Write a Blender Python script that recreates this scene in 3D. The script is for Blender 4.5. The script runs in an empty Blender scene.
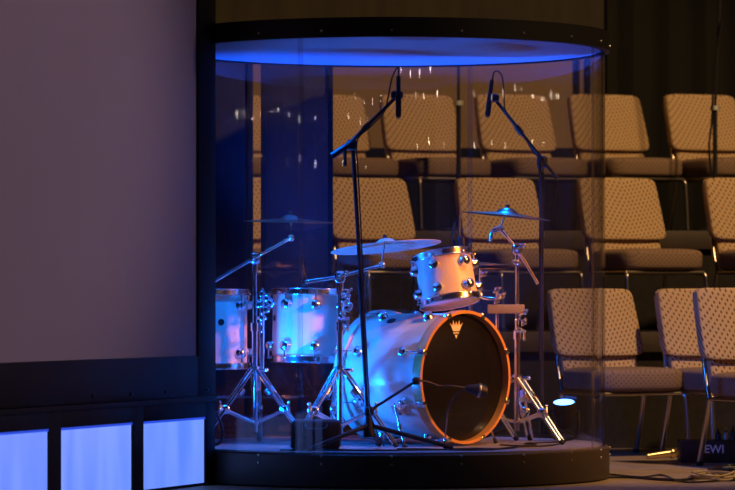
import bpy, bmesh, math, random
from mathutils import Vector, Matrix, Quaternion
random.seed(4)
PI = math.pi
R_ = math.radians
COL = bpy.context.scene.collection
F = 3500.0          # focal length in pixels of the 735 px wide frame
CD = 14.7           # camera distance to the booth's centre line
CZ = 0.745          # camera height
HY = 300.0          # horizon row
DECK = 0.142

def P(px, py, Y):
    d = CD + Y
    return Vector(((px - 367.5) * d / F, Y, CZ + (HY - py) * d / F))
def X(px, Y): return (px - 367.5) * (CD + Y) / F

# ------------------------------------------------------------------ materials
def mat(name, col=(.5, .5, .5), rough=.6, metal=0.0, spec=.5, emit=None, estr=0, coat=0):
    m = bpy.data.materials.new(name); m.use_nodes = True
    b = m.node_tree.nodes['Principled BSDF']
    b.inputs['Base Color'].default_value = (*col, 1)
    b.inputs['Roughness'].default_value = rough
    b.inputs['Metallic'].default_value = metal
    b.inputs['Specular IOR Level'].default_value = spec
    b.inputs['Coat Weight'].default_value = coat
    if emit:
        b.inputs['Emission Color'].default_value = (*emit, 1)
        b.inputs['Emission Strength'].default_value = estr
    return m

def noisy(name, c1, c2, scale=8, rough=.7, metal=0, detail=4, stretch=(1, 1, 1), bump=0, coat=0, spec=.5):
    m = mat(name, c1, rough, metal, spec, coat=coat)
    nt = m.node_tree; N = nt.nodes; L = nt.links; b = N['Principled BSDF']
    tc = N.new('ShaderNodeTexCoord'); mp = N.new('ShaderNodeMapping'); mp.inputs['Scale'].default_value = stretch
    nz = N.new('ShaderNodeTexNoise'); nz.inputs['Scale'].default_value = scale; nz.inputs['Detail'].default_value = detail
    rp = N.new('ShaderNodeValToRGB')
    rp.color_ramp.elements[0].color = (*c1, 1); rp.color_ramp.elements[1].color = (*c2, 1)
    rp.color_ramp.elements[0].position = .35; rp.color_ramp.elements[1].position = .65
    L.new(tc.outputs['Object'], mp.inputs[0]); L.new(mp.outputs[0], nz.inputs['Vector'])
    L.new(nz.outputs['Fac'], rp.inputs[0]); L.new(rp.outputs[0], b.inputs['Base Color'])
    if bump:
        bp = N.new('ShaderNodeBump'); bp.inputs['Strength'].default_value = bump
        L.new(nz.outputs['Fac'], bp.inputs['Height']); L.new(bp.outputs[0], b.inputs['Normal'])
    return m

def fabric(name='chair_fabric', c0=(.12, .06, .026, 1), c1=(.52, .35, .20, 1)):
    m = mat(name, (.4, .27, .12), .9, spec=.15)
    nt = m.node_tree; N = nt.nodes; L = nt.links; b = N['Principled BSDF']
    tc = N.new('ShaderNodeTexCoord'); sp = N.new('ShaderNodeSeparateXYZ'); L.new(tc.outputs['Object'], sp.inputs[0])
    def M(op, a, c=None, v=None):
        n = N.new('ShaderNodeMath'); n.operation = op
        L.new(a, n.inputs[0])
        if c is not None: L.new(c, n.inputs[1])
        if v is not None: n.inputs[1].default_value = v
        return n.outputs[0]
    u = M('MULTIPLY', sp.outputs[0], v=1 / .026)
    vv = M('SUBTRACT', sp.outputs[2], sp.outputs[1])
    v = M('MULTIPLY', vv, v=1 / .026)
    a = M('ADD', u, v); c = M('SUBTRACT', u, v)
    fa = M('ABSOLUTE', M('SUBTRACT', M('FRACT', a), v=.5))
    fc = M('ABSOLUTE', M('SUBTRACT', M('FRACT', c), v=.5))
    mx = M('MAXIMUM', fa, fc)
    rp = N.new('ShaderNodeValToRGB'); L.new(mx, rp.inputs[0])
    e = rp.color_ramp.elements
    e[0].position = .15; e[0].color = c0
    e[1].position = .26; e[1].color = c1
    nz = N.new('ShaderNodeTexNoise'); nz.inputs['Scale'].default_value = 400
    L.new(tc.outputs['Object'], nz.inputs['Vector'])
    bp = N.new('ShaderNodeBump'); bp.inputs['Strength'].default_value = .3; bp.inputs['Distance'].default_value = .002
    L.new(nz.outputs['Fac'], bp.inputs['Height']); L.new(bp.outputs[0], b.inputs['Normal'])
    L.new(rp.outputs[0], b.inputs['Base Color'])
    return m

def acrylic(name, tint=(.97, .97, .985), dust=.002):
    m = bpy.data.materials.new(name); m.use_nodes = True
    nt = m.node_tree; N = nt.nodes; L = nt.links
    N.remove(N['Principled BSDF']); out = N['Material Output']
    tr = N.new('ShaderNodeBsdfTransparent'); tr.inputs[0].default_value = (*tint, 1)
    gl = N.new('ShaderNodeBsdfGlossy'); gl.inputs['Roughness'].default_value = .003
    df = N.new('ShaderNodeBsdfDiffuse'); df.inputs[0].default_value = (.8, .8, .8, 1)
    ge = N.new('ShaderNodeNewGeometry'); mr = N.new('ShaderNodeMapRange')
    mr.inputs['To Min'].default_value = 1.49; mr.inputs['To Max'].default_value = 1 / 1.49
    fr = N.new('ShaderNodeFresnel')
    L.new(ge.outputs['Backfacing'], mr.inputs['Value']); L.new(mr.outputs[0], fr.inputs['IOR'])
    m1 = N.new('ShaderNodeMixShader'); m2 = N.new('ShaderNodeMixShader')
    m1.inputs[0].default_value = dust
    L.new(tr.outputs[0], m1.inputs[1]); L.new(df.outputs[0], m1.inputs[2])
    L.new(fr.outputs[0], m2.inputs[0]); L.new(m1.outputs[0], m2.inputs[1]); L.new(gl.outputs[0], m2.inputs[2])
    L.new(m2.outputs[0], out.inputs['Surface'])
    return m

def glowpanel():
    m = bpy.data.materials.new('backlit_panel'); m.use_nodes = True
    nt = m.node_tree; N = nt.nodes; L = nt.links; b = N['Principled BSDF']
    b.inputs['Base Color'].default_value = (.5, .55, .7, 1); b.inputs['Roughness'].default_value = .35
    tc = N.new('ShaderNodeTexCoord'); mp = N.new('ShaderNodeMapping'); mp.inputs['Scale'].default_value = (9, 9, 1.6)
    nz = N.new('ShaderNodeTexNoise'); nz.inputs['Scale'].default_value = 1; nz.inputs['Detail'].default_value = 1
    rp = N.new('ShaderNodeValToRGB')
    rp.color_ramp.elements[0].color = (.10, .23, .93, 1); rp.color_ramp.elements[1].color = (.17, .31, 1, 1)
    rp.color_ramp.elements[0].position = .35; rp.color_ramp.elements[1].position = .68
    L.new(tc.outputs['Object'], mp.inputs[0]); L.new(mp.outputs[0], nz.inputs['Vector'])
    L.new(nz.outputs['Fac'], rp.inputs[0]); L.new(rp.outputs[0], b.inputs['Emission Color'])
    b.inputs['Emission Strength'].default_value = 1.0
    return m

M_ = {}
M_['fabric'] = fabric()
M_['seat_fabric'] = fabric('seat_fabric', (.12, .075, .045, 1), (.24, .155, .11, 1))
M_['fabric_plain'] = noisy('chair_piping_fabric', (.16, .09, .045), (.2, .12, .06), 120, .9)
M_['chair_metal'] = mat('bronze_tube', (.5, .43, .34), .28, 1)
M_['chrome'] = mat('chrome', (.92, .93, .95), .17, 1)
M_['black_metal'] = mat('black_tube', (.022, .022, .028), .35, .2)
M_['black_plastic'] = mat('black_plastic', (.012, .012, .014), .45)
M_['rubber'] = mat('rubber', (.01, .01, .01), .8)
M_['shell'] = noisy('pale_maple_veneer', (.74, .56, .43), (.80, .64, .52), 5, .42, stretch=(6, 6, .6), coat=.12)
M_['hoopwood'] = noisy('amber_wood_hoop', (.62, .27, .07), (.72, .34, .1), 12, .3, coat=.5)
M_['blackhead'] = mat('black_drum_head', (.006, .006, .008), .22)
M_['whitehead'] = mat('coated_drum_head', (.75, .75, .75), .6)
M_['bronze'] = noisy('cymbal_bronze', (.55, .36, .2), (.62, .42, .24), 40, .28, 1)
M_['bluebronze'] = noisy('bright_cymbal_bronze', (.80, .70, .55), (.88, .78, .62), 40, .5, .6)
M_['logo'] = mat('logo_print', (.75, .68, .52), .6)
M_['deck'] = noisy('deck_carpet', (.20, .165, .155), (.27, .225, .21), 60, .9, bump=.3)
M_['base'] = noisy('booth_dark_laminate', (.035, .027, .022), (.045, .034, .027), 3, .5)
M_['rim'] = mat('shaded_rim_laminate', (.007, .006, .006), .5, spec=.3)  # darker than the base: the rim's weaker light is put into its colour
M_['ceilingwhite'] = mat('grey_soffit', (.30, .31, .33), .45)
M_['satin'] = mat('satin_nickel', (.8, .78, .72), .45, .6)
M_['steel'] = mat('rivet_steel', (.4, .38, .35), .35, 1)
M_['acrylic'] = acrylic('clear_acrylic')
M_['seam'] = acrylic('acrylic_joint', (.9, .9, .93), .012)
M_['screen'] = noisy('projection_cloth', (.34, .31, .33), (.355, .32, .34), 1.5, .85)
M_['frame'] = noisy('black_frame_paint', (.006, .006, .008), (.009, .009, .012), 5, .7, spec=.25)
M_['glow'] = glowpanel()
M_['glowedge'] = mat('panel_edge', (.05, .1, .5), .4, emit=(.02, .07, .7), estr=.8)
M_['flat'] = noisy('acoustic_panel_cloth', (.014, .013, .02), (.02, .018, .028), 30, .9)
M_['tanwall'] = noisy('tan_painted_wall', (.26, .17, .075), (.29, .19, .085), 2, .85)
M_['brownwall'] = noisy('dark_brown_wall', (.022, .016, .010), (.034, .026, .014), 3, .85, stretch=(4, 1, .5))
M_['curtain'] = noisy('black_drape', (.0022, .0018, .0015), (.004, .003, .0025), 6, .95, stretch=(8, 8, .3), bump=.6)
M_['riser'] = noisy('riser_dark_carpet', (.010, .007, .006), (.018, .012, .009), 30, .9)
M_['fascia'] = noisy('riser_fascia', (.045, .03, .022), (.055, .037, .027), 10, .6)
M_['floor'] = noisy('stage_floor', (.22, .155, .095), (.3, .21, .13), 7, .55, detail=8)
M_['cable'] = mat('black_cable', (.01, .01, .014), .35)
M_['litcable'] = mat('cable_with_highlight', (.45, .33, .16), .4)  # warm highlight on a dark cable, put into the base colour
M_['brass'] = mat('brass', (.75, .55, .28), .3, 1)
M_['case'] = noisy('case_vinyl', (.018, .016, .014), (.028, .025, .02), 50, .5)
M_['wedge'] = noisy('brown_case_cloth', (.025, .016, .013), (.035, .023, .018), 30, .85)
M_['print'] = mat('white_print', (.9, .88, .8), .6)
M_['lens'] = mat('lit_lens', (.2, .4, .9), .2, emit=(.08, .32, 1), estr=10)
M_['lens_dim'] = mat('dimmer_lens', (.2, .4, .9), .2, emit=(.02, .18, 1), estr=1.2)
M_['clearbar'] = mat('smoky_bar', (.3, .27, .33), .3)

# ------------------------------------------------------------------ mesh helpers
def basis(d):
    d = d.normalized(); a = Vector((0, 0, 1)) if abs(d.z) < .9 else Vector((1, 0, 0))
    u = d.cross(a).normalized(); return u, d.cross(u).normalized()
def tube(bm, pts, r, seg=12, caps=True):
    pts = [Vector(p) for p in pts]; rs = r if isinstance(r, (list, tuple)) else [r] * len(pts)
    rings = []; u = None
    for i, p in enumerate(pts):
        d = (pts[min(i + 1, len(pts) - 1)] - pts[max(i - 1, 0)]).normalized()
        if u is None: u, w = basis(d)
        else:
            u = (u - d * u.dot(d)).normalized()
        w = d.cross(u).normalized()
        rings.append([bm.verts.new(p + rs[i] * (math.cos(2 * PI * k / seg) * u + math.sin(2 * PI * k / seg) * w)) for k in range(seg)])
    for a, b in zip(rings, rings[1:]):
        for k in range(seg): bm.faces.new((a[k], a[(k + 1) % seg], b[(k + 1) % seg], b[k]))
    if caps: bm.faces.new(rings[0][::-1]); bm.faces.new(rings[-1])
    return bm
def smooth_path(pts, n=8):
    pts = [Vector(p) for p in pts]; out = []
    for i in range(len(pts) - 1):
        p0 = pts[max(i - 1, 0)]; p1 = pts[i]; p2 = pts[i + 1]; p3 = pts[min(i + 2, len(pts) - 1)]
        for k in range(n):
            t = k / n
            out.append(.5 * ((2 * p1) + (p2 - p0) * t + (2 * p0 - 5 * p1 + 4 * p2 - p3) * t * t + (3 * p1 - p0 - 3 * p2 + p3) * t ** 3))
    out.append(pts[-1]); return out
def lathe(bm, prof, seg=48, mtx=None, closed=False):
    rings = []
    for r, z in prof:
        if r < 1e-6: rings.append([bm.verts.new((0, 0, z))])
        else: rings.append([bm.verts.new((r * math.cos(2 * PI * k / seg), r * math.sin(2 * PI * k / seg), z)) for k in range(seg)])
    pr = list(zip(rings, rings[1:]))
    if closed: pr.append((rings[-1], rings[0]))
    for a, b in pr:
        for k in range(seg):
            k2 = (k + 1) % seg
            if len(a) == 1 and len(b) == 1: continue
            if len(a) == 1: bm.faces.new((a[0], b[k2], b[k]))
            elif len(b) == 1: bm.faces.new((a[k], a[k2], b[0]))
            else: bm.faces.new((a[k], a[k2], b[k2], b[k]))
    if mtx is not None: 
        vs = [v for r in rings for v in r]; bmesh.ops.transform(bm, matrix=mtx, verts=vs)
    return bm
def box(bm, c, s, bev=0, mtx=None):
    r = bmesh.ops.create_cube(bm, size=1); vs = r['verts']
    for v in vs: v.co = Vector((v.co.x * s[0], v.co.y * s[1], v.co.z * s[2]))
    if bev:
        es = list({e for v in vs for e in v.link_edges})
        rr = bmesh.ops.bevel(bm, geom=es, offset=bev, segments=2, affect='EDGES', profile=.5)
        vs = list({v for f in rr['faces'] for v in f.verts} | {v for v in vs if v.is_valid})
    T = Matrix.Translation(Vector(c))
    if mtx is not None: T = T @ mtx
    bmesh.ops.transform(bm, matrix=T, verts=vs)
    return bm
def sq(v, e): return math.copysign(abs(v) ** e, v)
def pad(bm, c, s, e=.28, nu=40, nv=20, fn=None):
    """rounded cushion: a superellipsoid; fn bends each local point"""
    rings = []
    for j in range(nv + 1):
        ph = -PI / 2 + PI * j / nv
        row = []
        for i in range(nu):
            th = 2 * PI * i / nu
            p = Vector((s[0] / 2 * sq(math.cos(ph), e) * sq(math.cos(th), e), s[1] / 2 * sq(math.cos(ph), e) * sq(math.sin(th), e), s[2] / 2 * sq(math.sin(ph), e)))
            if fn: p = fn(p)
            row.append(p + Vector(c))
            if j in (0, nv): break
        rings.append([bm.verts.new(p) for p in row])
    for a, b in zip(rings, rings[1:]):
        for k in range(nu):
            k2 = (k + 1) % nu
            if len(a) == 1: bm.faces.new((a[0], b[k2], b[k]))
            elif len(b) == 1: bm.faces.new((a[k], a[k2], b[0]))
            else: bm.faces.new((a[k], a[k2], b[k2], b[k]))
    return bm
def axis_mtx(p, d):
    d = Vector(d).normalized(); return Matrix.Translation(Vector(p)) @ d.to_track_quat('Z', 'Y').to_matrix().to_4x4()
def B(): return bmesh.new()

def obj(name, bm, m, parent=None, world=False, smooth=True):
    if world and parent is not None: bmesh.ops.translate(bm, vec=-parent.location, verts=bm.verts)
    bmesh.ops.recalc_face_normals(bm, faces=bm.faces)
    me = bpy.data.meshes.new(name); bm.to_mesh(me); bm.free()
    me.materials.append(M_[m] if isinstance(m, str) else m)
    if smooth:
        for p in me.polygons: p.use_smooth = True
        me.set_sharp_from_angle(angle=R_(38))
    o = bpy.data.objects.new(name, me); COL.objects.link(o)
    if parent: o.parent = parent
    return o
def thing(name, label, cat, loc=(0, 0, 0), group=None, rot=None):
    o = bpy.data.objects.new(name, None); COL.objects.link(o); o.location = loc; o.empty_display_size = .05
    if rot is not None: o.rotation_euler = rot
    o['label'] = label; o['category'] = cat
    if group: o['group'] = group
    return o
def tag(o, label, cat, group=None):
    o['label'] = label; o['category'] = cat
    if group: o['group'] = group
    return o
def struct(name, bm, m, smooth=True):
    o = obj(name, bm, m, smooth=smooth); o['kind'] = 'structure'; return o
def wcyl(bm, a, b, r, seg=14): return tube(bm, [a, b], r, seg)

# ------------------------------------------------------------------ setting
bm = B(); box(bm, (1, 0, -.05), (16, 16, .1)); struct('floor', bm, 'floor')
Yw = 6.35
bm = B(); box(bm, ((X(150, Yw) + X(604, Yw)) / 2, Yw + .1, 1.66 + .34), (X(604, Yw) - X(150, Yw), .2, .68)); struct('wall_back', bm, 'tanwall')
bm = B(); box(bm, ((X(150, Yw) + X(604, Yw)) / 2, Yw + .1, 2.34 + .9), (X(604, Yw) - X(150, Yw), .2, 1.8)); struct('wall_back_upper', bm, 'brownwall')
bm = B(); box(bm, ((X(150, Yw) + X(604, Yw)) / 2, Yw + .1, .83), (X(604, Yw) - X(150, Yw), .2, 1.66)); struct('wall_back_base', bm, 'curtain')
for n, px in enumerate((577, 588)):
    bm = B(); box(bm, (X(px, Yw), Yw - .012, 2.0), (.03, .03, .68)); struct('trim_%d' % (n + 1), bm, 'curtain')
# black stage drape right of the wall, gently pleated
bm = B(); x0 = X(604, Yw); n = 160; top = []; bot = []
ring = []
for i in range(n + 1):
    x = x0 + .02 + i * 5.0 / n; y = Yw + .02 + .03 * math.sin(i * .9)
    ring.append((bm.verts.new((x, y, 0)), bm.verts.new((x, y, 4.2)), bm.verts.new((x, y + .02, 0)), bm.verts.new((x, y + .02, 4.2))))
for a, b in zip(ring, ring[1:]):
    bm.faces.new((a[0], b[0], b[1], a[1])); bm.faces.new((a[2], a[3], b[3], b[2])); bm.faces.new((a[1], b[1], b[3], a[3])); bm.faces.new((a[0], a[2], b[2], b[0]))
tag(obj('stage_drape', bm, 'curtain'), 'black pleated drape hanging behind the top row of chairs on the right', 'curtain')
# side and far-left drape closing the stage
bm = B(); box(bm, (-3.6, 1, 2.1), (.1, 11, 4.2)); struct('wall_left', bm, 'curtain')

def riser(name, y0, y1, z0, z1, label):
    t = thing(name, label, 'riser', (1, (y0 + y1) / 2, 0))
    bm = B(); box(bm, (1, (y0 + y1) / 2 + .01, (z1 - .03) / 2), (9, y1 - y0 - .02, z1 - .03)); obj('body', bm, 'riser', t, True)
    bm = B(); box(bm, (1, (y0 + y1) / 2, z1 - .015), (9, y1 - y0, .03)); obj('carpet_top', bm, 'riser', t, True)
    bm = B(); box(bm, (1, y0 - .006, z1 - .05), (9, .012, .1), .003); obj('fascia', bm, 'fascia', t, True)
    return t
ZB, ZC = .584, 1.12
YB, YC = 2.85, 4.27
riser('choir_riser', YB, YC - .002, 0, ZB, 'lower dark carpeted riser under the middle row of chairs')
riser('choir_riser', YC, Yw - .01, 0, ZC, 'upper dark carpeted riser under the top row of chairs')

# ------------------------------------------------------------------ chairs
def make_chair():
    t = thing('upholstered_chair', '', 'chair', (0, 0, 0))
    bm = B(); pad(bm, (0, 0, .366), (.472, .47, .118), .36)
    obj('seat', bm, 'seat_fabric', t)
    rec = math.tan(R_(19))
    def bend(p):
        q = p.copy(); q.y += p.z * rec - .035 * math.cos(p.x / .25 * PI / 2) + .03
        q.x *= 1.0 - .035 * (p.z / .17)
        return q
    def bend2(p):
        q = p.copy(); q.y += p.z * rec - .02 * math.cos(p.x / .25 * PI / 2) + .02; return q
    bm = B(); pad(bm, (0, .268, .638), (.465, .065, .325), .2, fn=bend); obj('backrest', bm, 'fabric', t)
    bm = B(); pad(bm, (0, .222, .425), (.41, .055, .13), .30, fn=bend2); obj('lumbar_pad', bm, 'fabric', t)
    bm = B(); w = .222
    pts = [(-w, -.2, .302), (w, -.2, .302), (w, .2, .302), (-w, .2, .302), (-w, -.2, .302)]
    for a, b in zip(pts, pts[1:]): tube(bm, [a, b], .010, 10)
    obj('seat_frame', bm, 'chair_metal', t)
    for s in (-1, 1):
        bm = B(); tube(bm, smooth_path([(s * .205, -.17, .302), (s * .225, -.205, .29), (s * .23, -.215, .24), (s * .232, -.235, .012)], 6), .0125, 12)
        l = obj('leg', bm, 'chair_metal', t)
        bm = B(); tube(bm, [(s * .232, -.235, 0), (s * .232, -.235, .02)], .016, 12); obj('glide', bm, 'rubber', l)
        bm = B(); tube(bm, smooth_path([(s * .224, .2, .302), (s * .227, .23, .18), (s * .228, .285, .012)], 6), .0125, 12)
        l = obj('leg', bm, 'chair_metal', t)
        bm = B(); tube(bm, [(s * .228, .285, 0), (s * .228, .285, .02)], .016, 12); obj('glide', bm, 'rubber', l)
        bm = B(); tube(bm, smooth_path([(s * .222, .2, .302), (s * .215, .25, .40), (s * .205, .29, .52), (s * .19, .345, .72)], 5), .011, 10)
        obj('back_frame', bm, 'chair_metal', t)
    return t
proto = make_chair(); proto_used = [False]
def copy_tree(o, parent=None):
    c = o.copy(); COL.objects.link(c)
    if parent: c.parent = parent
    for ch in list(o.children): copy_tree(ch, c)
    return c
def place_chair(px, Yb, z, yaw, label, group):
    t = proto if not proto_used[0] else copy_tree(proto)
    proto_used[0] = True
    a = R_(yaw)
    t.location = (X(px, Yb) + .27 * math.sin(a), Yb - .27 * math.cos(a), z)
    t.rotation_euler = (0, 0, a)
    t['label'] = label; t['group'] = group
TOP = 'chairs on the top riser'; MID = 'chairs on the middle riser'; FR = 'chairs on the stage floor'
C_ = 'tan checked chair '
for px, lb in ((233, C_ + 'in top row, glimpsed through the slit between dark panels'),
               (330, C_ + 'in the top row, just right of the dark panels'),
               (421, C_ + 'in the top row, behind the overhead microphone on the left'),
               (516, C_ + 'in the top row, behind the overhead microphone on the right'),
               (609, C_ + 'in the top row, cut by the right edge of the booth'),
               (705, C_ + 'in the top row, farthest right against the black drape')):
    place_chair(px, 5.3, ZC, 24, lb, TOP)
for px, lb in ((249, C_ + 'in the middle row, farthest left behind the dark panels'),
               (371, C_ + 'in the middle row, above the wide blue cymbal'),
               (500, C_ + 'in the middle row, behind the right bronze cymbal'),
               (622, C_ + 'in the middle row, seen half outside the booth'),
               (748, C_ + 'in the middle row, at the right edge of the picture')):
    place_chair(px, 3.6, ZB, 24, lb, MID)
place_chair(596, 2.25, 0, 24, C_ + 'on the stage floor, half behind the booth wall', FR)
place_chair(704, 2.2, 0, 24, C_ + 'on stage floor, middle one, partly hidden by its right neighbour', FR)
place_chair(746, 1.1, 0, 22, C_ + 'on the stage floor, nearest and farthest right', FR)

# ------------------------------------------------------------------ booth
BC = Vector((22.5 * CD / F, 0, 0)); RB = .905
bt = thing('drum_booth', 'round clear acrylic drum booth with black rims on a low black base', 'drum booth', BC)
def ringband(r0, r1, z0, z1, seg=128):
    bm = B(); lathe(bm, [(r0, z0), (r1, z0), (r1, z1), (r0, z1)], seg, closed=True); return bm
bm = B(); lathe(bm, [(0, .006), (RB + .012, .006), (RB + .015, .012), (RB + .015, DECK - .012), (RB + .008, DECK - .006), (0, DECK - .006)], 128); obj('base', bm, 'base', bt)
bm = B(); lathe(bm, [(0, DECK - .006), (RB - .012, DECK - .006), (RB - .012, DECK), (0, DECK)], 128); obj('deck', bm, 'deck', bt)
ZT0, ZT1 = 1.783, 1.860
obj('top_rim', ringband(RB - .02, RB + .016, ZT0, ZT1), 'rim', bt)
bm = B(); lathe(bm, [(0, ZT0 + .005), (RB - .02, ZT0 + .005), (RB - .02, ZT0 + .03), (0, ZT0 + .03)], 128); obj('soffit', bm, 'ceilingwhite', bt)
def arcpanel(a0, a1, r0, r1, z0, z1, n=48):
    bm = B(); rings = []
    for i in range(n + 1):
        a = R_(a0 + (a1 - a0) * i / n); s, c = math.sin(a), -math.cos(a)
        rings.append([bm.verts.new((r * s, r * c, z)) for r, z in ((r0, z0), (r1, z0), (r1, z1), (r0, z1))])
    for a, b in zip(rings, rings[1:]):
        for k in range(4): bm.faces.new((a[k], b[k], b[(k + 1) % 4], a[(k + 1) % 4]))
    bm.faces.new(rings[0][::-1]); bm.faces.new(rings[-1]); return bm
seams = [66.5, 156.5, 246.5, 336.5]
for a in seams:
    obj('acrylic_panel', arcpanel(a + .25, a + 89.75, RB - .011, RB - .003, DECK - .004, ZT0 + .004), 'acrylic', bt)
    obj('panel_joint', arcpanel(a - .7, a + .7, RB - .0025, RB + .001, DECK - .004, ZT0 + .004, 4), 'seam', bt)
for k in range(-6, 7):
    a = R_(17.5 * k); s, c = math.sin(a), -math.cos(a)
    for z, up in ((DECK - .045, 0), (DECK - .014, 0), (ZT0 + .025, 1)):
        bm = B(); r = RB + .015
        lathe(bm, [(0, .006), (.004, .005), (.006, 0), (0, 0)], 10, axis_mtx((r * s, r * c, z), (s, c, 0)))
        obj('rivet', bm, 'steel', bt)

# dark acoustic flats just behind the booth
def flat(px0, px1, Y, label, z1=1.9):
    x0, x1 = X(px0, Y), X(px1, Y)
    t = thing('acoustic_flat', label, 'panel', ((x0 + x1) / 2, Y, 0))
    bm = B(); box(bm, ((x0 + x1) / 2, Y, z1 / 2), (x1 - x0 - .03, .05, z1 - .02), .004); obj('cloth_panel', bm, 'flat', t, True)
    for x in (x0 + .012, x1 - .012):
        bm = B(); box(bm, (x, Y, z1 / 2), (.024, .07, z1), .003); obj('frame_post', bm, 'frame', t, True)
    bm = B(); box(bm, ((x0 + x1) / 2, Y, z1 - .012), (x1 - x0 - .048, .07, .024), .003); obj('frame_rail', bm, 'frame', t, True)
flat(176, 253, 1.04, 'narrow dark upright panel behind the far left tom')
flat(261, 333, 1.04, 'wide dark upright panel behind the left crash cymbal')

# ------------------------------------------------------------------ screen wall on the left (slanted)
A0 = Vector((-1.302, 12.4 - CD, 0)); A1 = Vector((-.682, 14.0 - CD, 0))
dr = (A1 - A0).normalized(); nr = Vector((dr.y, -dr.x, 0)); 
def S(u, z, n=0): return A1 + dr * u + nr * n + Vector((0, 0, z))    # u = 0 at px 197
def upx(px):                                                     # distance along the wall that shows at a column
    lo, hi = -8, 2
    for _ in range(50):
        m = (lo + hi) / 2; p = A1 + dr * m
        if 367.5 + p.x / (CD + p.y) * F < px: lo = m
        else: hi = m
    return lo
def sbox(bm, u0, u1, z0, z1, n0, n1, bev=0):
    M = Matrix((dr, nr, Vector((0, 0, 1)))).transposed().to_4x4()
    c = S((u0 + u1) / 2, (z0 + z1) / 2, (n0 + n1) / 2)
    return box(bm, c, (u1 - u0, abs(n1 - n0), z1 - z0), bev, M)
UR = upx(214.5)
sc = thing('projection_screen', 'large mauve-grey projection screen in a black frame left of the booth', 'screen', S(-1.2, .36, -.03))
bm = B(); sbox(bm, -2.6, -.0005, .5225, 3.2, -.02, -.003); obj('screen_cloth', bm, 'screen', sc, True)
bm = B(); sbox(bm, 0, UR, .36, 3.3, -.06, .006, .003); obj('side_frame', bm, 'frame', sc, True)
bm = B(); sbox(bm, -2.7, -.0005, .36, .522, -.06, .006, .003); obj('bottom_frame', bm, 'frame', sc, True)
for px in (91, 129, 164, 205):
    bm = B(); u = upx(px); z = .385
    lathe(bm, [(0, .009), (.006, .008), (.008, 0), (0, 0)], 12, axis_mtx(S(u, z, .006), nr)); obj('bolt', bm, 'black_metal', sc, True)
cb = thing('light_box_base', 'black cabinet with square backlit blue panels below the screen', 'cabinet', S(-1.2, 0, -.03))
bm = B(); UE = upx(212)
sbox(bm, -2.7, UE, .005, .335, -.12, .0); obj('body', bm, 'frame', cb, True)
bm = B(); sbox(bm, -2.7, UE + .004, .335, .358, -.12, .022, .004); obj('ledge', bm, 'frame', cb, True)
wid = upx(202.6) - upx(140.5)
edges = [(upx(140.5), upx(202.6)), (upx(58), upx(129.7)), (upx(-24), upx(45.8))]
z0, z1 = .012, .276
spots_ = edges[:]
u = -2.7
gaps = []
for i, (a, b) in enumerate(edges):
    bm = B(); sbox(bm, a, b, z0, z1, .0005, .006); gp = obj('backlit_panel', bm, 'glow', cb, True)
    gp['label'] = ['glowing blue panel nearest the booth', 'glowing blue panel in the middle of the cabinet', 'glowing blue panel at the left edge of the picture'][i]
    bm = B(); sbox(bm, a, b, z1 - .009, z1, .0062, .012); obj('panel_top_edge', bm, 'glowedge', gp).location = (0, 0, 0)
for o in list(bpy.data.objects):
    if o.name.startswith('panel_top_edge'):
        for v in o.data.vertices: v.co -= cb.location
# face frame around panels
us = [edges[2][0] - .06, edges[2][0], edges[2][1], edges[1][0], edges[1][1], edges[0][0], edges[0][1], UE]
for k in range(0, 8, 2):
    bm = B(); sbox(bm, us[k] + (0 if k else 0), us[k + 1], .0, .335, .0003, .014, .002); obj('face_stile', bm, 'frame', cb, True)
for a, b in edges:
    bm = B(); sbox(bm, a, b, z1, .335, .0003, .014, .002); obj('face_rail', bm, 'frame', cb, True)

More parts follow.
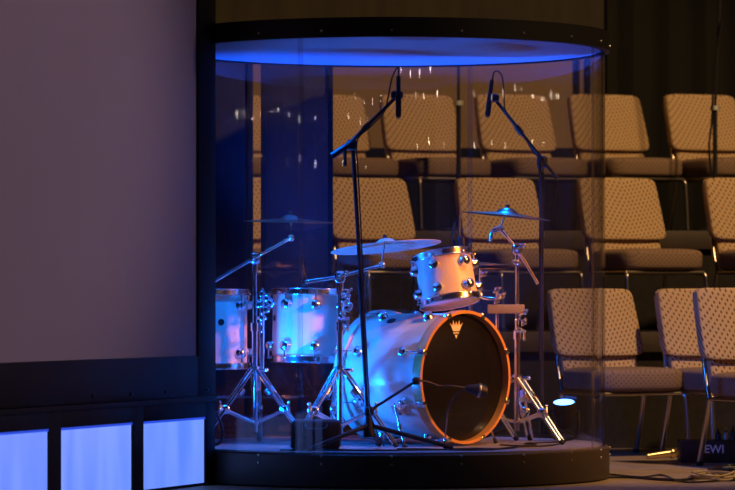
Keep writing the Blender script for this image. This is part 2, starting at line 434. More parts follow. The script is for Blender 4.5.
# ------------------------------------------------------------------ drums
def ring_torus(bm, Rr, z, r, seg=64, cs=10):
    lathe(bm, [(Rr + r * math.cos(2 * PI * k / cs), z + r * math.sin(2 * PI * k / cs)) for k in range(cs)], seg, closed=True)
def drum(name, label, cat, R, H, n, centre, M3, wood=False, top='whitehead', bottom='whitehead', phase=0, group=None):
    t = thing(name, label, cat, centre, group)
    t.rotation_euler = M3.to_euler()
    bm = B(); lathe(bm, [(R - .006, -H / 2), (R, -H / 2 + .002), (R, H / 2 - .002), (R - .006, H / 2)], 72, closed=True); obj('shell', bm, 'shell', t)
    hs = .0
    for s, mh in ((1, top), (-1, bottom)):
        bm = B()
        if wood:
            zz = s * (H / 2)
            lathe(bm, [(0, zz + s * .002), (R - .004, zz + s * .002), (R + .001, zz + s * .0005), (R + .001, zz - s * .002), (R - .006, zz - s * .002), (0, zz - s * .0005)], 72)
        else:
            zz = s * (H / 2)
            lathe(bm, [(0, zz + s * .004), (R - .004, zz + s * .004), (R + .003, zz - s * .002), (R + .003, zz - s * .006), (R + .0005, zz - s * .006), (R + .0005, zz), (0, zz + s * .002)], 72)
        obj('drum_head', bm, mh, t)
        bm = B()
        if wood:
            a, b = zz - s * .012, zz + s * .034
            lathe(bm, [(R + .002, a), (R + .014, a), (R + .016, (a + b) / 2), (R + .014, b), (R + .002, b)], 96, closed=True)
            obj('hoop', bm, 'hoopwood' if s > 0 else 'shell', t)
        else:
            ring_torus(bm, R + .009, zz + s * .012, .0028); ring_torus(bm, R + .010, zz - s * .012, .003)
            lathe(bm, [(R + .007, zz - s * .013), (R + .011, zz - s * .013), (R + .010, zz + s * .012), (R + .006, zz + s * .012)], 72, closed=True)
            obj('hoop', bm, 'chrome', t)
    for k in range(n):
        a = 2 * PI * (k + phase) / n; ca, sa = math.cos(a), math.sin(a)
        for s in (1, -1):
            zl = s * (H / 2 - (.085 if wood else min(.055, H * .24)))
            bm = B(); lathe(bm, [(0, .032), (.012, .031), (.020, .024), (.0205, .012), (.024, .007), (.024, 0), (0, 0)], 20, axis_mtx((R * ca, R * sa, zl), (ca, sa, 0)))
            l = obj('lug', bm, 'chrome', t)
            bm = B(); rr = R + (.020 if wood else .016)
            ze = s * (H / 2 + (.036 if wood else -.006))
            tube(bm, [(rr * ca, rr * sa, zl), (rr * ca, rr * sa, ze)], .0032, 8)
            if wood: 
                MM = Matrix.Rotation(a, 4, 'Z')
                box(bm, (0, 0, 0), (.001, .001, .001))
                bx = B(); bx.free()
                box(bm, Vector(((R + .012) * ca, (R + .012) * sa, s * (H / 2 + .020))), (.020, .024, .040), .003, MM)
            else:
                box(bm, Vector((rr * ca, rr * sa, ze + s * .0)), (.012, .014, .010), .002, Matrix.Rotation(a, 4, 'Z'))
            obj('tension_rod', bm, 'chrome', l)
    return t
def upright(tx, ty):
    """drum axis leaning by tx toward +x and ty toward +y"""
    z = Vector((tx, ty, 1)).normalized(); x = Vector((0, 1, 0)).cross(z).normalized(); y = z.cross(x)
    return Matrix((x, y, z)).transposed()

# bass drum
az = R_(46); ax = Vector((math.sin(az), -math.cos(az), 0)); Rb = .262; Hb = .43
front = P(460, 374, -.22)
M3 = Matrix((Vector((-ax.y, ax.x, 0)), Vector((0, 0, 1)), ax)).transposed()
bass = drum('bass_drum', 'large pale wood bass drum with black front head and amber hoop', 'bass drum', Rb, Hb, 8, front - ax * (Hb / 2), M3, wood=True, top='blackhead', phase=.5)
bass.location.z = DECK + Rb + .022
# crown mark and lettering on the head
def poly(name, pts, m, parent, z, th=.0008):
    bm = B(); a = [bm.verts.new((x, y, z)) for x, y in pts]; b = [bm.verts.new((x, y, z + th)) for x, y in pts]
    bm.faces.new(a[::-1]); bm.faces.new(b)
    for i in range(len(a)): bm.faces.new((a[i], a[(i + 1) % len(a)], b[(i + 1) % len(a)], b[i]))
    return obj(name, bm, m, parent, smooth=False)
cx, cy = -.026, .205; s = .032
crown = [(-.62, -.42), (.62, -.42), (.85, 0), (1.25, .62), (.72, .28), (.58, 1.0), (.28, .3), (0, .85), (-.28, .3), (-.58, 1.0), (-.72, .28), (-1.25, .62), (-.85, 0)]
zf = Hb / 2 + .0022
poly('crown_emblem', [(cx + x * s, cy + y * s) for x, y in crown], 'logo', bass, zf)
poly('emblem_base', [(cx - .008, cy - .030), (cx, cy - .046), (cx + .008, cy - .030)], 'logo', bass, zf)
def text(name, s, size, m, parent, mtx, bold=0):
    cu = bpy.data.curves.new(name, 'FONT'); cu.body = s; cu.size = size; cu.align_x = 'CENTER'; cu.align_y = 'CENTER'; cu.extrude = .0004; cu.offset = bold
    o = bpy.data.objects.new(name + '_c', cu); COL.objects.link(o)
    dg = bpy.context.evaluated_depsgraph_get(); me = bpy.data.meshes.new_from_object(o.evaluated_get(dg))
    bpy.data.objects.remove(o); me.materials.clear(); me.materials.append(M_[m]); me.transform(mtx)
    q = bpy.data.objects.new(name, me); COL.objects.link(q); q.parent = parent; return q
text('brand_lettering', 'REMO', .013, 'logo', bass, Matrix.Translation((cx, cy - .022, zf + .0004)), .0003)
# oval badge, spurs, tom bracket on the shell (local frame: x right along face, y up, z out of the front)
def onshell(ang, z, r=Rb):  # ang from local +x, counter-clockwise toward up
    return Vector((r * math.cos(ang), r * math.sin(ang), z)), Vector((math.cos(ang), math.sin(ang), 0))
p, d = onshell(R_(118), -.06)
bm = B(); lathe(bm, [(0, .004), (.016, .004), (.019, 0), (0, 0)], 24, axis_mtx(p, d) @ Matrix.Diagonal((1, 1.25, 1, 1))); obj('badge', bm, 'black_plastic', bass)
for sgn in (-1, 1):
    a = R_(270 + sgn * 62); p, d = onshell(a, Hb / 2 - .12)
    t_end = Vector((p.x + d.x * .055, -(Rb + .020), Hb / 2 - .05))
    bm = B(); box(bm, p + d * .012, (.03, .05, .05), .006, Matrix.Rotation(a, 4, 'Z')); br = obj('spur_bracket', bm, 'chrome', bass)
    q = p + d * .03 + Vector((0, .03, -.01))
    bm = B(); tube(bm, [q, t_end], .0055, 10); lathe(bm, [(.0, -.012), (.010, -.012), (.010, .012), (0, .012)], 14, axis_mtx(q.lerp(t_end, .55), t_end - q))
    sp = obj('spur', bm, 'chrome', bass)
    bm = B(); lathe(bm, [(0, -.002), (.010, 0), (.006, .022), (0, .022)], 12, axis_mtx(t_end, q - t_end)); obj('spur_tip', bm, 'rubber', sp)
# rack tom
tomc = P(446, 279, -.13)
tom = drum('rack_tom', 'small pale wood tom tilted above the bass drum, lit blue and orange', 'tom drum', .118, .19, 6, tomc, upright(-.17, .17), phase=.2)
bm = B(); 
# far left + middle toms
mt = drum('mounted_tom', 'mid-sized pale tom between the two left boom stands, its right side amber', 'tom drum', .155, .285, 8, P(309, 326, .15), upright(.02, .03), phase=.22)
lt = drum('floor_tom', 'pale pinkish tom at far left, cut off by the black screen frame', 'tom drum', .140, .31, 6, P(214, 329, .08), upright(0, .0), phase=.35)
for t, a in ((mt, 200), (lt, 285)):
    a = R_(a); RR = .155 if t is mt else .14
    bm = B(); lathe(bm, [(0, .003), (.012, .003), (.014, 0), (0, 0)], 20, axis_mtx((RR * math.cos(a), RR * math.sin(a), .03), (math.cos(a), math.sin(a), 0))); obj('vent_badge', bm, 'black_plastic', t)

# ------------------------------------------------------------------ hardware helpers
def knob(bm, p, r=.012):
    pad(bm, p, (2 * r, 2 * r, 2 * r), .8, 12, 8)
def wing(bm, p, d=(1, 0, 0), s=.02):
    p = Vector(p); d = Vector(d).normalized()
    tube(bm, [p - d * s, p + d * s], [s * .35, s * .35], 8); knob(bm, p + d * s, s * .45); knob(bm, p - d * s, s * .45)
def collar(bm, p, d, r, h): lathe(bm, [(0, -h / 2), (r, -h / 2), (r, h / 2), (0, h / 2)], 16, axis_mtx(p, d))
def tripod(t, base, hub_z, reach, angs, m='chrome', r=.0115, double=True, zg=DECK, low=.09):
    """legs with struts; base = (x, y)"""
    hub = Vector((base[0], base[1], hub_z)); lowc = Vector((base[0], base[1], zg + low))
    for a in angs:
        a = R_(a); d = Vector((math.sin(a), -math.cos(a), 0)); side = Vector((d.y, -d.x, 0))
        foot = Vector((base[0], base[1], zg + .012)) + d * reach
        bm = B()
        for s in ((-1, 1) if double else (0,)):
            o = side * (s * .016)
            tube(bm, [hub + d * .018 + o, foot + o * .6 + Vector((0, 0, .004))], r * (.62 if double else 1), 8)
        l = obj('leg', bm, m, t, True)
        mid = (hub + d * .018).lerp(foot, .55)
        bm = B()
        for s in ((-1, 1) if double else (0,)):
            o = side * (s * .016); tube(bm, [lowc + d * .012 + o, mid + o], r * .5, 8)
        if double:
            tube(bm, [mid - side * .022, mid + side * .022], .006, 8); pad(bm, mid, (.05, .035, .04), .6, 16, 10); wing(bm, mid + d * .02 + Vector((0, -.02, .015)), (0, .3, 1), .016)
            collar(bm, hub.lerp(foot, .3), foot - hub, .022, .03)
        obj('brace', bm, m, l).location = -t.location
        bm = B(); lathe(bm, [(0, -.014), (.010, -.014), (.011, .0), (.008, .018), (0, .02)], 12, axis_mtx(foot + Vector((0, 0, .003)), (hub - foot)))
        f = obj('rubber_foot', bm, 'rubber', l); f.location = -t.location
        for v in f.data.vertices: v.co.z = max(v.co.z, zg + .0006)
    bm = B(); collar(bm, hub, (0, 0, 1), .021, .03); collar(bm, lowc, (0, 0, 1), .018, .022); wing(bm, hub + Vector((.028, -.01, 0))); obj('collar', bm, m, t, True)

def cymbal(px, py, Y, R, tx, ty, label, m='bronze', bell=.2):
    c = P(px, py, Y); z = Vector((tx, ty, 1)).normalized()
    t = thing('cymbal', label, 'cymbal', c); t.rotation_euler = axis_mtx((0, 0, 0), z).to_euler()
    prof = []; rb = R * bell
    hh = R * .075
    up = [(.006, hh + rb * .42), (rb * .5, hh + rb * .36), (rb * .85, hh + rb * .14), (rb, hh), (R * .6, hh * .52), (R * .85, hh * .2), (R, 0)]
    bm = B(); lathe(bm, up + [(r, z - .0018) for r, z in up[::-1]], 80, closed=True); obj('plate', bm, m, t)
    bm = B(); lathe(bm, [(0, hh + rb * .4 + .016), (.009, hh + rb * .4 + .014), (.009, hh + rb * .4 + .003), (0, hh + rb * .4 + .003)], 14)
    f = obj('felt', bm, 'black_plastic', t)
    return t, c, z
def boom(t, a, joint, tip, m='chrome', r=.0075):
    bm = B(); tube(bm, [a, joint], r, 12); tube(bm, [joint, tip], r * .85, 12)
    obj('boom_arm', bm, m, t, True)

# left boom stand + crash
def cymbal_stand(label, px, Y, hub_py, reach, angs, joint, a, tip, cym=None):
    j = P(joint[0], joint[1], Y); base = (j.x, j.y)
    t = thing('cymbal_stand', label, 'cymbal stand', (j.x, j.y, DECK))
    hz = P(px, hub_py, Y).z
    lowp = Vector((j.x, j.y, DECK + .05)); midp = Vector((j.x, j.y, hz + .18)) 
    bm = B(); tube(bm, [lowp, midp], .0125, 16); obj('lower_tube', bm, 'chrome', t, True)
    bm = B(); tube(bm, [midp, j], .0095, 16); obj('upper_tube', bm, 'chrome', t, True)
    bm = B(); collar(bm, midp, (0, 0, 1), .018, .035); wing(bm, midp + Vector((.03, -.008, 0)), (0, 0, 1), .016); obj('tube_clamp', bm, 'chrome', t, True)
    tripod(t, base, hz, reach, angs)
    boom(t, a, j + Vector((0, -.02, .005)), tip)
    bm = B(); pad(bm, j + Vector((0, -.012, .004)), (.045, .045, .05), .6); collar(bm, j + Vector((0, 0, -.035)), (0, 0, 1), .015, .04); wing(bm, j + Vector((.012, -.04, .012)), (1, 0, .6), .018)
    obj('tilter', bm, 'chrome', t, True)
    return t
def cym_top(t, tip, c, z):
    bm = B(); tube(bm, [tip, c + z * .045], .0045, 8); pad(bm, tip, (.028, .028, .028), .7); wing(bm, tip + Vector((-.012, -.015, -.006)), (1, 0, .4), .015)
    obj('cymbal_rod', bm, 'chrome', t, True)

Y1 = -.02
s1 = cymbal_stand('leftmost chrome boom stand holding the left crash cymbal', 255, Y1, 370, .25, (60, 178, 300), (255, 259), P(214, 281, Y1 - .03), P(291, 238, Y1 - .03))
c1, cc, zz = cymbal(290, 222, Y1 - .03, .195, .02, -.03, 'dark violet crash cymbal at left, edge on above the boom stand'); cym_top(s1, P(291, 238, Y1 - .03), cc, zz)
# second tube (tom holder) of the left stand
bm = B(); p = P(262, 300, Y1 - .0); q = Vector((p.x, p.y, P(0, 369, Y1).z))
tube(bm, [q, p], .010, 12); tube(bm, [Vector((p.x - .04, p.y, q.z + .005)), q], .008, 8); obj('tom_post', bm, 'chrome', s1, True)
bm = B()
for (a, b) in (((262, 296), (274, 304)), ((262, 300), (247, 304)), ((262, 318), (255, 318))):
    tube(bm, [P(a[0], a[1], Y1), P(b[0], b[1], Y1 + .06)], .008, 10)
for px, py in ((262, 294), (267, 299), (259, 305), (262, 318), (270, 303), (266, 310)):
    pad(bm, P(px, py, Y1 - .01), (.024, .03, .028), .6); wing(bm, P(px + 2, py - 2, Y1 - .03), (random.uniform(-1, 1), 0, 1), .013)
obj('tom_clamp', bm, 'chrome', s1, True)

Y2 = -.30
s2 = cymbal_stand('chrome boom stand in front of the mounted tom, holding the wide blue cymbal', 340, Y2, 370, .25, (64, 188, 312), (340, 278), P(305, 282, Y2 - .03), P(382, 265, Y2 - .03))
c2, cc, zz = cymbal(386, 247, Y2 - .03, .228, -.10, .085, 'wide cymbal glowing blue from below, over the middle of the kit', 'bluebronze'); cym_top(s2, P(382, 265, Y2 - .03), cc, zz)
bm = B()
for px, py in ((346, 292), (344, 300), (347, 308), (341, 316), (345, 322)):
    pad(bm, P(px, py, Y2), (.026, .03, .026), .6); wing(bm, P(px + 3, py, Y2 - .025), (random.uniform(-1, 1), 0, 1), .014)
tube(bm, [P(344, 300, Y2), P(346, 302, Y2 + .14)], .008, 10)
obj('tom_clamp', bm, 'chrome', s2, True)

Y3 = .05
s3 = cymbal_stand('chrome boom stand on the right holding the bronze cymbal', 517, Y3, 378, .25, (45, 165, 285), (517, 250), P(538, 284, Y3 - .03), P(500, 229, Y3 - .03))
c3, cc, zz = cymbal(507, 216, Y3 - .03, .187, .10, -.01, 'reddish bronze cymbal on the right, above the boom stand', 'bronze', .26); cym_top(s3, P(500, 229, Y3 - .03), cc, zz)
bm = B(); tube(bm, smooth_path([P(500, 229, Y3 - .03), P(493, 230, Y3 - .04), P(490, 241, Y3 - .05)], 4), .0075, 10); obj('counter_handle', bm, 'chrome', s3, True)
bm = B(); p = P(497, 287, Y3); tube(bm, [p, P(497, 376, Y3)], .0075, 12); tube(bm, [P(497, 376, Y3), P(516, 378, Y3)], .008, 10); obj('tom_post', bm, 'chrome', s3, True)
bm = B(); box(bm, P(506, 309, Y3 - .022), (.155, .018, .038), .003); obj('cross_bar', bm, 'clearbar', s3, True)
bm = B(); tube(bm, smooth_path([P(480, 268, Y3), P(480, 285, Y3), P(482, 297, Y3), P(497, 299, Y3)], 6), .0075, 10); obj('tom_arm', bm, 'chrome', s3, True)
bm = B()
for px, py in ((497, 300), (497, 290), (484, 274), (502, 296), (524, 312), (524, 322), (518, 318), (516, 262), (519, 330)):
    pad(bm, P(px, py, Y3 - .01), (.026, .03, .024), .6); wing(bm, P(px, py, Y3 - .03), (random.uniform(-1, 1), 0, random.uniform(-1, 1)), .014)
obj('clamps', bm, 'chrome', s3, True)

# hi-hat behind rack tom
Yh = .38; hx = X(470, Yh)
hs_ = thing('hi_hat_stand', 'chrome hi-hat stand mostly hidden behind the rack tom', 'cymbal stand', (hx, Yh, DECK))
bm = B(); tube(bm, [(hx, Yh, DECK + .05), (hx, Yh, P(0, 243, Yh).z)], .009, 12); obj('tube', bm, 'chrome', hs_, True)
tripod(hs_, (hx, Yh), DECK + .3, .22, (60, 180, 300))
for k, (py, lb) in enumerate(((269, 'lower hi-hat cymbal behind the rack tom'), (265, 'upper hi-hat cymbal behind the rack tom'))):
    t, c, z = cymbal(470, py, Yh, .175, 0, 0, lb, 'bronze', .25)
    if k == 0: t.rotation_euler = (PI, 0, 0); 
# snare drum hidden in the kit's middle
# ------------------------------------------------------------------ microphones and stands
def cable_obj(pts, r, label, m='cable', n=8):
    bm = B(); tube(bm, smooth_path(pts, n), r, 8); return tag(obj('cable', bm, m), label, 'cable')
Ym = -.60
bx_, by_ = X(369, Ym), Ym
t = thing('microphone_stand', 'tall black tripod microphone stand at the front of the booth, boom to upper right', 'microphone stand', (bx_, by_, DECK))
tp = P(353, 150, Ym)
bm = B(); tube(bm, [P(369, 436, Ym), P(361, 284, Ym)], .0115, 14); obj('lower_tube', bm, 'black_metal', t, True)
bm = B(); tube(bm, [P(361, 284, Ym), tp], .0085, 14); obj('upper_tube', bm, 'black_metal', t, True)
bm = B(); tube(bm, [P(361.3, 289, Ym), P(360.7, 277, Ym)], .016, 14); obj('clutch', bm, 'black_plastic', t, True)
hubp = P(369, 430, Ym)
for fx, fy in ((-.235, -.20), (.33, -.04), (.04, .30)):
    f = Vector((bx_ + fx, by_ + fy, DECK + .012))
    bm = B(); tube(bm, [hubp + Vector((0, 0, .02)), f], .0095, 12); l = obj('leg', bm, 'black_metal', t, True)
    bm = B(); tube(bm, [f + (hubp - f).normalized() * -.008, f + (hubp - f).normalized() * .03], .0115, 12); q = obj('rubber_foot', bm, 'rubber', l); q.location = -t.location
    for v in q.data.vertices: v.co.z = max(v.co.z, DECK + .0008)
bm = B(); tube(bm, [P(369.5, 437, Ym), P(368.3, 418, Ym)], [.026, .015], 16); obj('leg_hub', bm, 'black_plastic', t, True)
bm = B(); tube(bm, [P(332, 156, Ym - .03), P(352, 143, Ym - .03)], .014, 12); tube(bm, [P(346, 147, Ym - .03), P(396, 97, Ym - .03)], .0075, 12); obj('boom_arm', bm, 'black_metal', t, True)
bm = B(); pad(bm, P(352, 145, Ym - .015), (.045, .05, .045), .6); tube(bm, [P(345, 150, Ym - .05), P(345, 166, Ym - .05)], .007, 8); collar(bm, P(366, 127, Ym - .03), P(396, 97, Ym) - P(346, 147, Ym), .012, .035); obj('boom_clutch', bm, 'black_plastic', t, True)
bm = B(); pad(bm, P(397, 95, Ym - .03), (.05, .04, .035), .6); obj('microphone_clip', bm, 'black_plastic', t, True)
# short kick boom on the same stand
bm = B(); tube(bm, [P(369, 411, Ym + .0), P(416, 381, Ym + .04)], .0062, 10); obj('kick_boom', bm, 'black_metal', t, True)
bm = B(); pad(bm, P(416, 381, Ym + .04), (.035, .03, .03), .6); pad(bm, P(369, 411, Ym), (.04, .04, .04), .6); obj('kick_boom_joint', bm, 'black_plastic', t, True)
def pencil(px, py0, py1, Y, label, px1=None):
    px1 = px1 or px; a = P(px, py0, Y); b = P(px1, py1, Y)
    t = thing('condenser_microphone', label, 'microphone', b)
    bm = B(); tube(bm, [a, a.lerp(b, .38), a.lerp(b, .4), a.lerp(b, .93), b], [.009, .009, .0115, .0115, .0095], 16); obj('body', bm, 'black_metal', t, True)
    bm = B(); tube(bm, [b + (b - a).normalized() * .0006, b + (b - a).normalized() * .006], .009, 16); obj('grille', bm, 'steel', t, True)
    return t
pencil(398.5, 76, 117, Ym - .055, 'slim condenser microphone hanging from the left overhead boom')
cable_obj([P(398.5, 76, Ym - .055), P(398, 67, Ym - .05), P(392, 78, Ym - .05), P(388, 98, Ym - .045), P(384, 112, Ym - .045), P(370, 127, Ym - .055), P(357, 141, Ym - .06), P(358, 170, Ym - .02), P(361, 230, Ym - .02), P(364, 300, Ym - .022), P(369, 400, Ym - .028), P(374, 425, Ym - .04), P(384, 446, Ym - .02) + Vector((0, 0, 0))], .0032, 'thin black cable running up the front microphone stand to its overhead microphone')
# second overhead
Yn = .32; bx2 = X(541, Yn)
t = thing('microphone_stand', 'thin black microphone stand at the back right with boom reaching left', 'microphone stand', (bx2, Yn, DECK))
bm = B(); tube(bm, [(bx2, Yn, DECK + .03), P(541, 172, Yn)], .0085, 12); obj('tube', bm, 'black_metal', t, True)
for a in (20, 140, 260):
    a = R_(a); bm = B(); tube(bm, [(bx2, Yn, DECK + .10), (bx2 + .26 * math.sin(a), Yn - .26 * math.cos(a), DECK + .009)], .008, 10); obj('leg', bm, 'black_metal', t, True)
bm = B(); tube(bm, [P(557, 178, Yn - .03), P(494, 98, Yn - .03)], .0072, 12); obj('boom_arm', bm, 'black_metal', t, True)
bm = B(); pad(bm, P(542, 162, Yn - .015), (.045, .05, .055), .6); tube(bm, [P(539, 163, Yn - .05), P(541, 178, Yn - .05)], .007, 8); tube(bm, [P(522, 134, Yn - .03), P(516, 126, Yn - .03)], .013, 10); obj('boom_clutch', bm, 'black_plastic', t, True)
bm = B(); pad(bm, P(494, 98, Yn - .03), (.045, .04, .035), .6); obj('microphone_clip', bm, 'black_plastic', t, True)
pencil(492, 80, 116, Yn - .055, 'slim condenser microphone hanging from the right overhead boom', 487.5)
cable_obj([P(492, 80, Yn - .055), P(495, 71, Yn - .05), P(502, 76, Yn - .05), P(504, 98, Yn - .05), P(506, 112, Yn - .055), P(520, 130, Yn - .055), P(532, 150, Yn - .055), P(543, 170, Yn - .06), P(543, 240, Yn - .02), P(543, 340, Yn - .02), P(543, 425, Yn - .02)], .0032, 'thin black cable looping over the right overhead microphone and down its stand')
# kick microphone
a = P(466, 388, -.50); b = P(488, 392, -.49)
t = thing('kick_microphone', 'round black dynamic microphone in front of the bass drum head', 'microphone', b)
d = (b - a).normalized()
bm = B(); lathe(bm, [(0, 0), (.012, 0), (.016, .012), (.021, .03), (.029, .05), (.029, .07), (.022, .086), (0, .092)], 24, axis_mtx(a, d)); obj('body', bm, 'black_plastic', t, True)
bm = B(); lathe(bm, [(.0295, .049), (.0305, .052), (.0305, .057), (.0295, .06)], 24, axis_mtx(a, d), closed=True); obj('grille_ring', bm, 'steel', t, True)
cable_obj([P(466, 388, -.50), P(452, 386, -.52), P(440, 386, -.53), P(428, 382, -.55), P(417, 380, -.57)], .0045, 'short thick black cable from the kick microphone to its boom')
cable_obj([P(467, 389, -.49), P(455, 396, -.5), P(448, 412, -.5), P(446, 430, -.52), P(444, 448, -.53)], .003, 'thin black cable dropping from the kick microphone to the deck')
# tom microphones
def clipmic(px, py, Y, label):
    t = thing('tom_microphone', label, 'microphone', P(px, py + 12, Y))
    bm = B(); tube(bm, smooth_path([P(px - 1, py - 14, Y), P(px - 2, py - 4, Y), P(px, py + 6, Y), P(px + 1, py + 13, Y)], 5), [.006] * 5 + [.009] * 5 + [.010] * 6, 12); obj('body', bm, 'black_metal', t, True)
    bm = B(); box(bm, P(px + 1, py + 13, Y), (.03, .03, .022), .004); obj('rim_clip', bm, 'black_plastic', t, True)
clipmic(304, 270, .15 - .155 - .012, 'small dark microphone clipped on the mounted tom rim')
t = thing('tom_microphone', 'dark hooked microphone clipped above the rack tom rim', 'microphone', P(462, 256, -.10))
bm = B(); tube(bm, smooth_path([P(455, 222, -.1), P(453, 235, -.1), P(455, 246, -.1), P(462, 250, -.1)], 5), .006, 10); obj('gooseneck', bm, 'black_metal', t, True)
bm = B(); pad(bm, P(461, 243, -.1), (.035, .04, .06), .6); obj('body', bm, 'black_plastic', t, True)
bm = B(); box(bm, P(467, 253, -.1), (.04, .04, .03), .004); obj('rim_clip', bm, 'chrome', t, True)
bm = B(); tube(bm, [P(460, 210, -.1), P(460, 240, -.1)], .0035, 8); obj('rod', bm, 'chrome', t, True)

# ------------------------------------------------------------------ uplights
def uplight(px, Y, aim, label, x=None, hz=.155, lens='lens_dim'):
    x = X(px, Y) if x is None else x
    t = thing('stage_uplight', label, 'stage light', (x, Y, DECK)); c = Vector((x, Y, DECK + hz)); d = Vector(aim).normalized()
    bm = B(); lathe(bm, [(0, -.10), (.03, -.10), (.042, -.06), (.048, 0), (.052, .012), (.045, .012), (.042, .002), (0, .0)], 28, axis_mtx(c, d)); obj('housing', bm, 'black_plastic', t, True)
    bm = B(); lathe(bm, [(0, .0125), (.044, .012), (.044, .009), (0, .009)], 28, axis_mtx(c, d)); obj('lens', bm, lens, t, True)
    bm = B(); u = Vector((1, 0, 0))
    tube(bm, smooth_path([c + u * .06 - d * .03, Vector((x + .062, Y, DECK + .06)), Vector((x + .04, Y, DECK + .012)), Vector((x - .04, Y, DECK + .012)), Vector((x - .062, Y, DECK + .06)), c - u * .06 - d * .03], 5), .006, 8)
    tube(bm, [c - u * .065 - d * .03, c + u * .065 - d * .03], .007, 8); tube(bm, [(x, Y - .09, DECK + .008), (x, Y + .09, DECK + .008)], .0075, 8); obj('yoke', bm, 'black_metal', t, True)
    return c, d
def spot(name, loc, aim, power, col, angle, blend=.5, r=.03):
    l = bpy.data.lights.new(name, 'SPOT'); l.energy = power; l.color = col; l.spot_size = R_(angle); l.spot_blend = blend; l.shadow_soft_size = r
    o = bpy.data.objects.new(name, l); COL.objects.link(o); o.location = loc
    o.rotation_euler = Vector(aim).to_track_quat('-Z', 'Y').to_euler(); return o
BLUE = (.0, .09, 1.0)
c, d = uplight(564, .27, (-.05, -.27, 1), 'small black uplight with glowing blue lens at right on the booth deck', lens='lens')
spot('uplight_lamp', c + d * .03, d, 60, BLUE, 60, 1)
c, d = uplight(0, -.33, (1.0, .12, .62), 'black blue-lit uplight at left of the booth deck behind the screen frame', x=-.655)
spot('uplight_lamp', c + d * .03, d, 125, (.0, .14, 1.0), 120, .6, .07)
c, d = uplight(330, .66, (-.12, .02, 1), 'added blue uplight at the back left of the booth deck')  # fixture and its lamp added for more blue on soffit and kit
spot('uplight_lamp', c + d * .03, d, 430, BLUE, 62, 1)
c, d = uplight(455, .70, (.16, .02, 1), 'added blue uplight at the back right behind the bass drum')  # second added fixture, there for the blue light from the back
spot('uplight_lamp', c + d * .03, d, 430, BLUE, 62, 1)

# dark brown low case on deck in front left
t = thing('equipment_case', 'low dark brown padded case on the deck behind the front microphone stand leg', 'case', (X(316, -.58), -.58, DECK))
bm = B(); box(bm, Vector((X(316, -.58), -.58, DECK + .0605)), (.20, .16, .12), .02); o = obj('body', bm, 'wedge', t, True)
bm = B(); tube(bm, smooth_path([P(305, 424, -.655), P(308, 429, -.675), P(324, 429, -.675), P(327, 424, -.655)], 4), .004, 8); obj('handle', bm, 'black_plastic', t, True)

# deck cables
def deck_cable(pts, label, z=DECK + .0035):
    cable_obj([Vector((x, y, z)) for x, y in pts], .0032, label)
deck_cable([(-.35, -.72), (-.2, -.70), (0, -.74), (.16, -.70), (.3, -.66), (.42, -.56), (.52, -.60), (.6, -.5)], 'black cable snaking along the front edge of the deck')
deck_cable([(.12, -.60), (.24, -.62), (.36, -.70), (.5, -.66), (.6, -.42), (.74, -.3), (.80, -.1)], 'black cable curving to the right side of the deck')
deck_cable([(.55, -.2), (.62, -.28), (.7, -.18), (.66, -.05), (.78, .05), (.84, .14)], 'black cable between the right stand and the uplight')

# ------------------------------------------------------------------ things on the stage floor right
Yc = 1.42
t = thing('equipment_case', 'low black case with white EWI lettering on the floor behind the chair legs', 'case', (X(715, Yc), Yc, 0))
zc = (P(0, 440, Yc).z)
bm = B(); box(bm, (X(715, Yc), Yc, zc / 2 + .0005), (X(755, Yc) - X(683, Yc), .2, zc), .004); obj('body', bm, 'case', t, True)
text('lettering', 'EWI', .052, 'print', t, Matrix.Translation(Vector((X(712, Yc), Yc - .1006, P(0, 448.5, Yc).z)) - t.location) @ Matrix.Rotation(PI / 2, 4, 'X'), .001)
for k, (px, h, m) in enumerate(((718, .05, 'black_plastic'), (726, .06, 'steel'), (733, .065, 'black_plastic'))):
    bm = B(); p = Vector((X(px, Yc), Yc, zc)); lathe(bm, [(0, 0), (.014, 0), (.014, h * .6), (.006, h * .75), (.006, h), (0, h)], 16, Matrix.Translation(p))
    tag(obj('bottle', bm, m), ['small dark bottle standing leftmost on the black case', 'small pale metal bottle standing on the black case', 'small dark bottle standing rightmost on the black case'][k], 'bottle', 'bottles on the black case')
a = P(672, 449, 1.75); a.z = .026; b = P(646, 456, 1.70); b.z = .013
t = thing('floor_microphone', 'brass coloured microphone lying on the floor under the chairs', 'microphone', b)
d = (b - a).normalized()
bm = B(); lathe(bm, [(0, -.026), (.016, -.022), (.024, -.006), (.024, .006), (.019, .014), (0, .014)], 20, axis_mtx(a, d)); obj('grille', bm, 'brass', t, True)
bm = B(); lathe(bm, [(0, .0145), (.018, .0145), (.012, .13), (0, .13)], 20, axis_mtx(a, d)); obj('handle', bm, 'brass', t, True)
def fl(px, py, z=.006):  # point on the floor plane seen at a pixel
    dd = (CZ - z) * F / (py - HY); return Vector(((px - 367.5) * dd / F, dd - CD, z))
cable_obj([fl(606, 477), fl(630, 477), fl(655, 479), fl(680, 480), fl(705, 478), fl(760, 482)], .006, 'thick black cable from the booth base along the floor')
cable_obj([fl(608, 474), fl(640, 477), fl(662, 475), fl(678, 481), fl(700, 482), fl(745, 478)], .004, 'thin dark cable winding beside the thick floor cable')
def coil(px, py, rx, ry, turns, label, m, ph=0):
    c = fl(px, py); pts = []
    for i in range(turns * 10 + 1):
        a = 2 * PI * i / 10 + ph; w = 1 + .12 * math.sin(i * 1.7)
        pts.append(Vector((c.x + rx * w * math.cos(a), c.y + ry * w * math.sin(a), .006 + .004 * (i / 5) + .003 * math.sin(i * 1.3))))
    cable_obj(pts, .0045, label, m, 5)
coil(712, 478, .085, .22, 3, 'cable coil coloured tan as a highlight, on the floor at the bottom right', 'litcable')
coil(735, 474, .10, .20, 4, 'black cable coil behind the highlighted coil at the right edge', 'cable', 1)

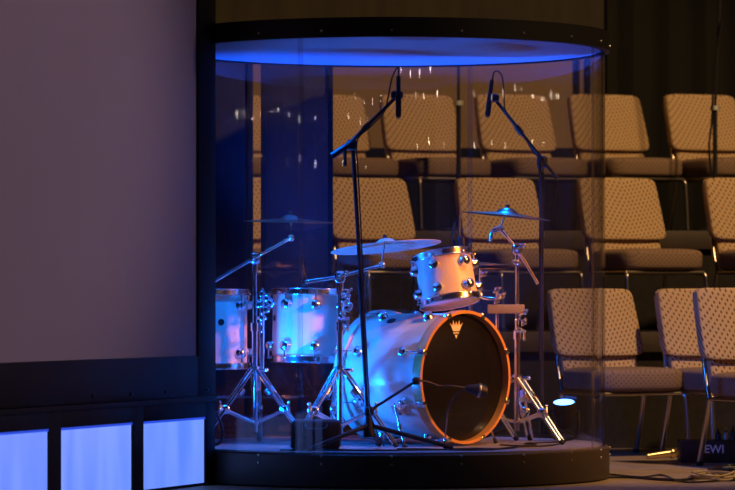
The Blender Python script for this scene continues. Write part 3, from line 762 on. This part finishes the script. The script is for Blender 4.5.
# tall choir microphone stands between the rows
def choir(px, Y, z, topy, coll, label, lean=0):
    x = X(px, Y); t = thing('microphone_stand', label, 'microphone stand', (x, Y, z))
    bm = B(); tube(bm, [(x, Y, z + .02), P(px, coll, Y)], .013, 12); obj('lower_tube', bm, 'black_metal', t, True)
    bm = B(); tube(bm, [P(px, coll, Y), P(px + lean, topy, Y)], .008, 10); obj('upper_tube', bm, 'black_metal', t, True)
    bm = B(); tube(bm, [P(px, coll + 2.2, Y), P(px, coll - 2.2, Y)], .026, 16); obj('clutch', bm, 'satin', t, True)
    bm = B(); lathe(bm, [(0, .0), (.12, 0), (.12, .012), (.02, .022), (0, .022)], 32, Matrix.Translation((x, Y, z + .0005))); obj('round_base', bm, 'black_metal', t, True)
    p = P(px + lean, topy, Y); bm = B(); lathe(bm, [(0, 0), (.010, 0), (.012, .05), (0, .055)], 12, axis_mtx(p, (0, -.5, .4))); obj('microphone_head', bm, 'black_metal', t, True)
choir(458.5, 4.5, ZC, 48, 103, 'thin black choir microphone stand on the upper riser, seen through the booth')
choir(715, 4.5, ZC, -60, 108, 'tall thin black microphone stand at the right edge, before the top row', 8)
# cable hanging along the right choir stand
cable_obj([P(722, 20, 4.48), P(714, 70, 4.46), P(712, 118, 4.46), P(709, 150, 4.44), P(713, 185, 4.44), P(717, 228, 4.44)], .006, 'black cable drooping along the right choir microphone stand')

# ------------------------------------------------------------------ lights
def lamp_spot(name, loc, target, power, col, angle, blend, r):
    return spot(name, loc, Vector(target) - Vector(loc), power, col, angle, blend, r)
AMB = (1.0, .62, .27)
lamp_spot('choir_wash', (5.2, -3.0, 9.0), (1.1, 3.1, .7), 3600, AMB, 44, .35, .25)
lamp_spot('drum_amber', (10.6, -5.6, 5.0), (.38, -.05, .62), 13500, (1.0, .27, .02), 7, 1, .3)
lamp_spot('screen_wash', (6.0, -3.0, 3.0), (-2.0, -2.0, 1.3), 520, (1, .64, .86), 26, .7, .4)
lamp_spot('added_blue_spot', (-.60, -.53, 1.70), (.0, .0, .55), 115, (.0, .16, 1.0), 95, .6, .025)  # this and the next two: unseen blue spots added to light the kit
lamp_spot('added_blue_spot', (-.38, -.70, 1.755), (-.08, .1, .5), 70, (.0, .14, 1.0), 80, .6, .02)
lamp_spot('added_blue_spot', (.60, .52, 1.72), (.45, -.1, .5), 30, (.0, .16, 1.0), 80, .6, .025)

# small house lamps out in the auditorium
bm_lamps = [(399, 70), (408, 74), (417, 73), (427, 69), (413, 94), (421, 97), (434, 92), (470, 94), (487, 97), (498, 92), (510, 88), (517, 90), (528, 96), (537, 99), (546, 95), (553, 97), (415, 146), (426, 142), (440, 144), (470, 146), (487, 142), (500, 146), (527, 140), (538, 143)]
for px, py in bm_lamps:
    sphi = (px - 390) / 218; phi = math.asin(sphi); dd = CD - RB * math.cos(phi)
    hit = Vector((BC.x + RB * sphi, -RB * math.cos(phi), CZ + (HY - py) * dd / F))
    view = (hit - Vector((0, -CD, CZ))).normalized(); nrm = Vector((sphi, -math.cos(phi), 0)); out = view - 2 * view.dot(nrm) * nrm
    l = bpy.data.lights.new('house_lamp', 'POINT'); l.energy = 1.5; l.color = (1, .8, .55); l.shadow_soft_size = .022
    o = bpy.data.objects.new('house_lamp', l); COL.objects.link(o); o.location = hit + out * 12
w = bpy.data.worlds.new('world'); bpy.context.scene.world = w; w.use_nodes = True
w.node_tree.nodes['Background'].inputs[0].default_value = (.35, .32, .5, 1); w.node_tree.nodes['Background'].inputs[1].default_value = .003

cam = bpy.data.cameras.new('camera'); co = bpy.data.objects.new('camera', cam); COL.objects.link(co)
co.location = (0, -CD, CZ); co.rotation_euler = (PI / 2, 0, 0)
cam.sensor_width = 36; cam.sensor_fit = 'HORIZONTAL'; cam.lens = 36 * F / 735
cam.shift_y = (HY - 245) / 735
cam.clip_end = 100; cam.dof.use_dof = True; cam.dof.focus_distance = 14.4; cam.dof.aperture_fstop = 4.5
sc_ = bpy.context.scene; sc_.camera = co
sc_.view_settings.view_transform = 'Standard'; sc_.view_settings.look = 'None'; sc_.view_settings.gamma = 1; sc_.view_settings.exposure = 0
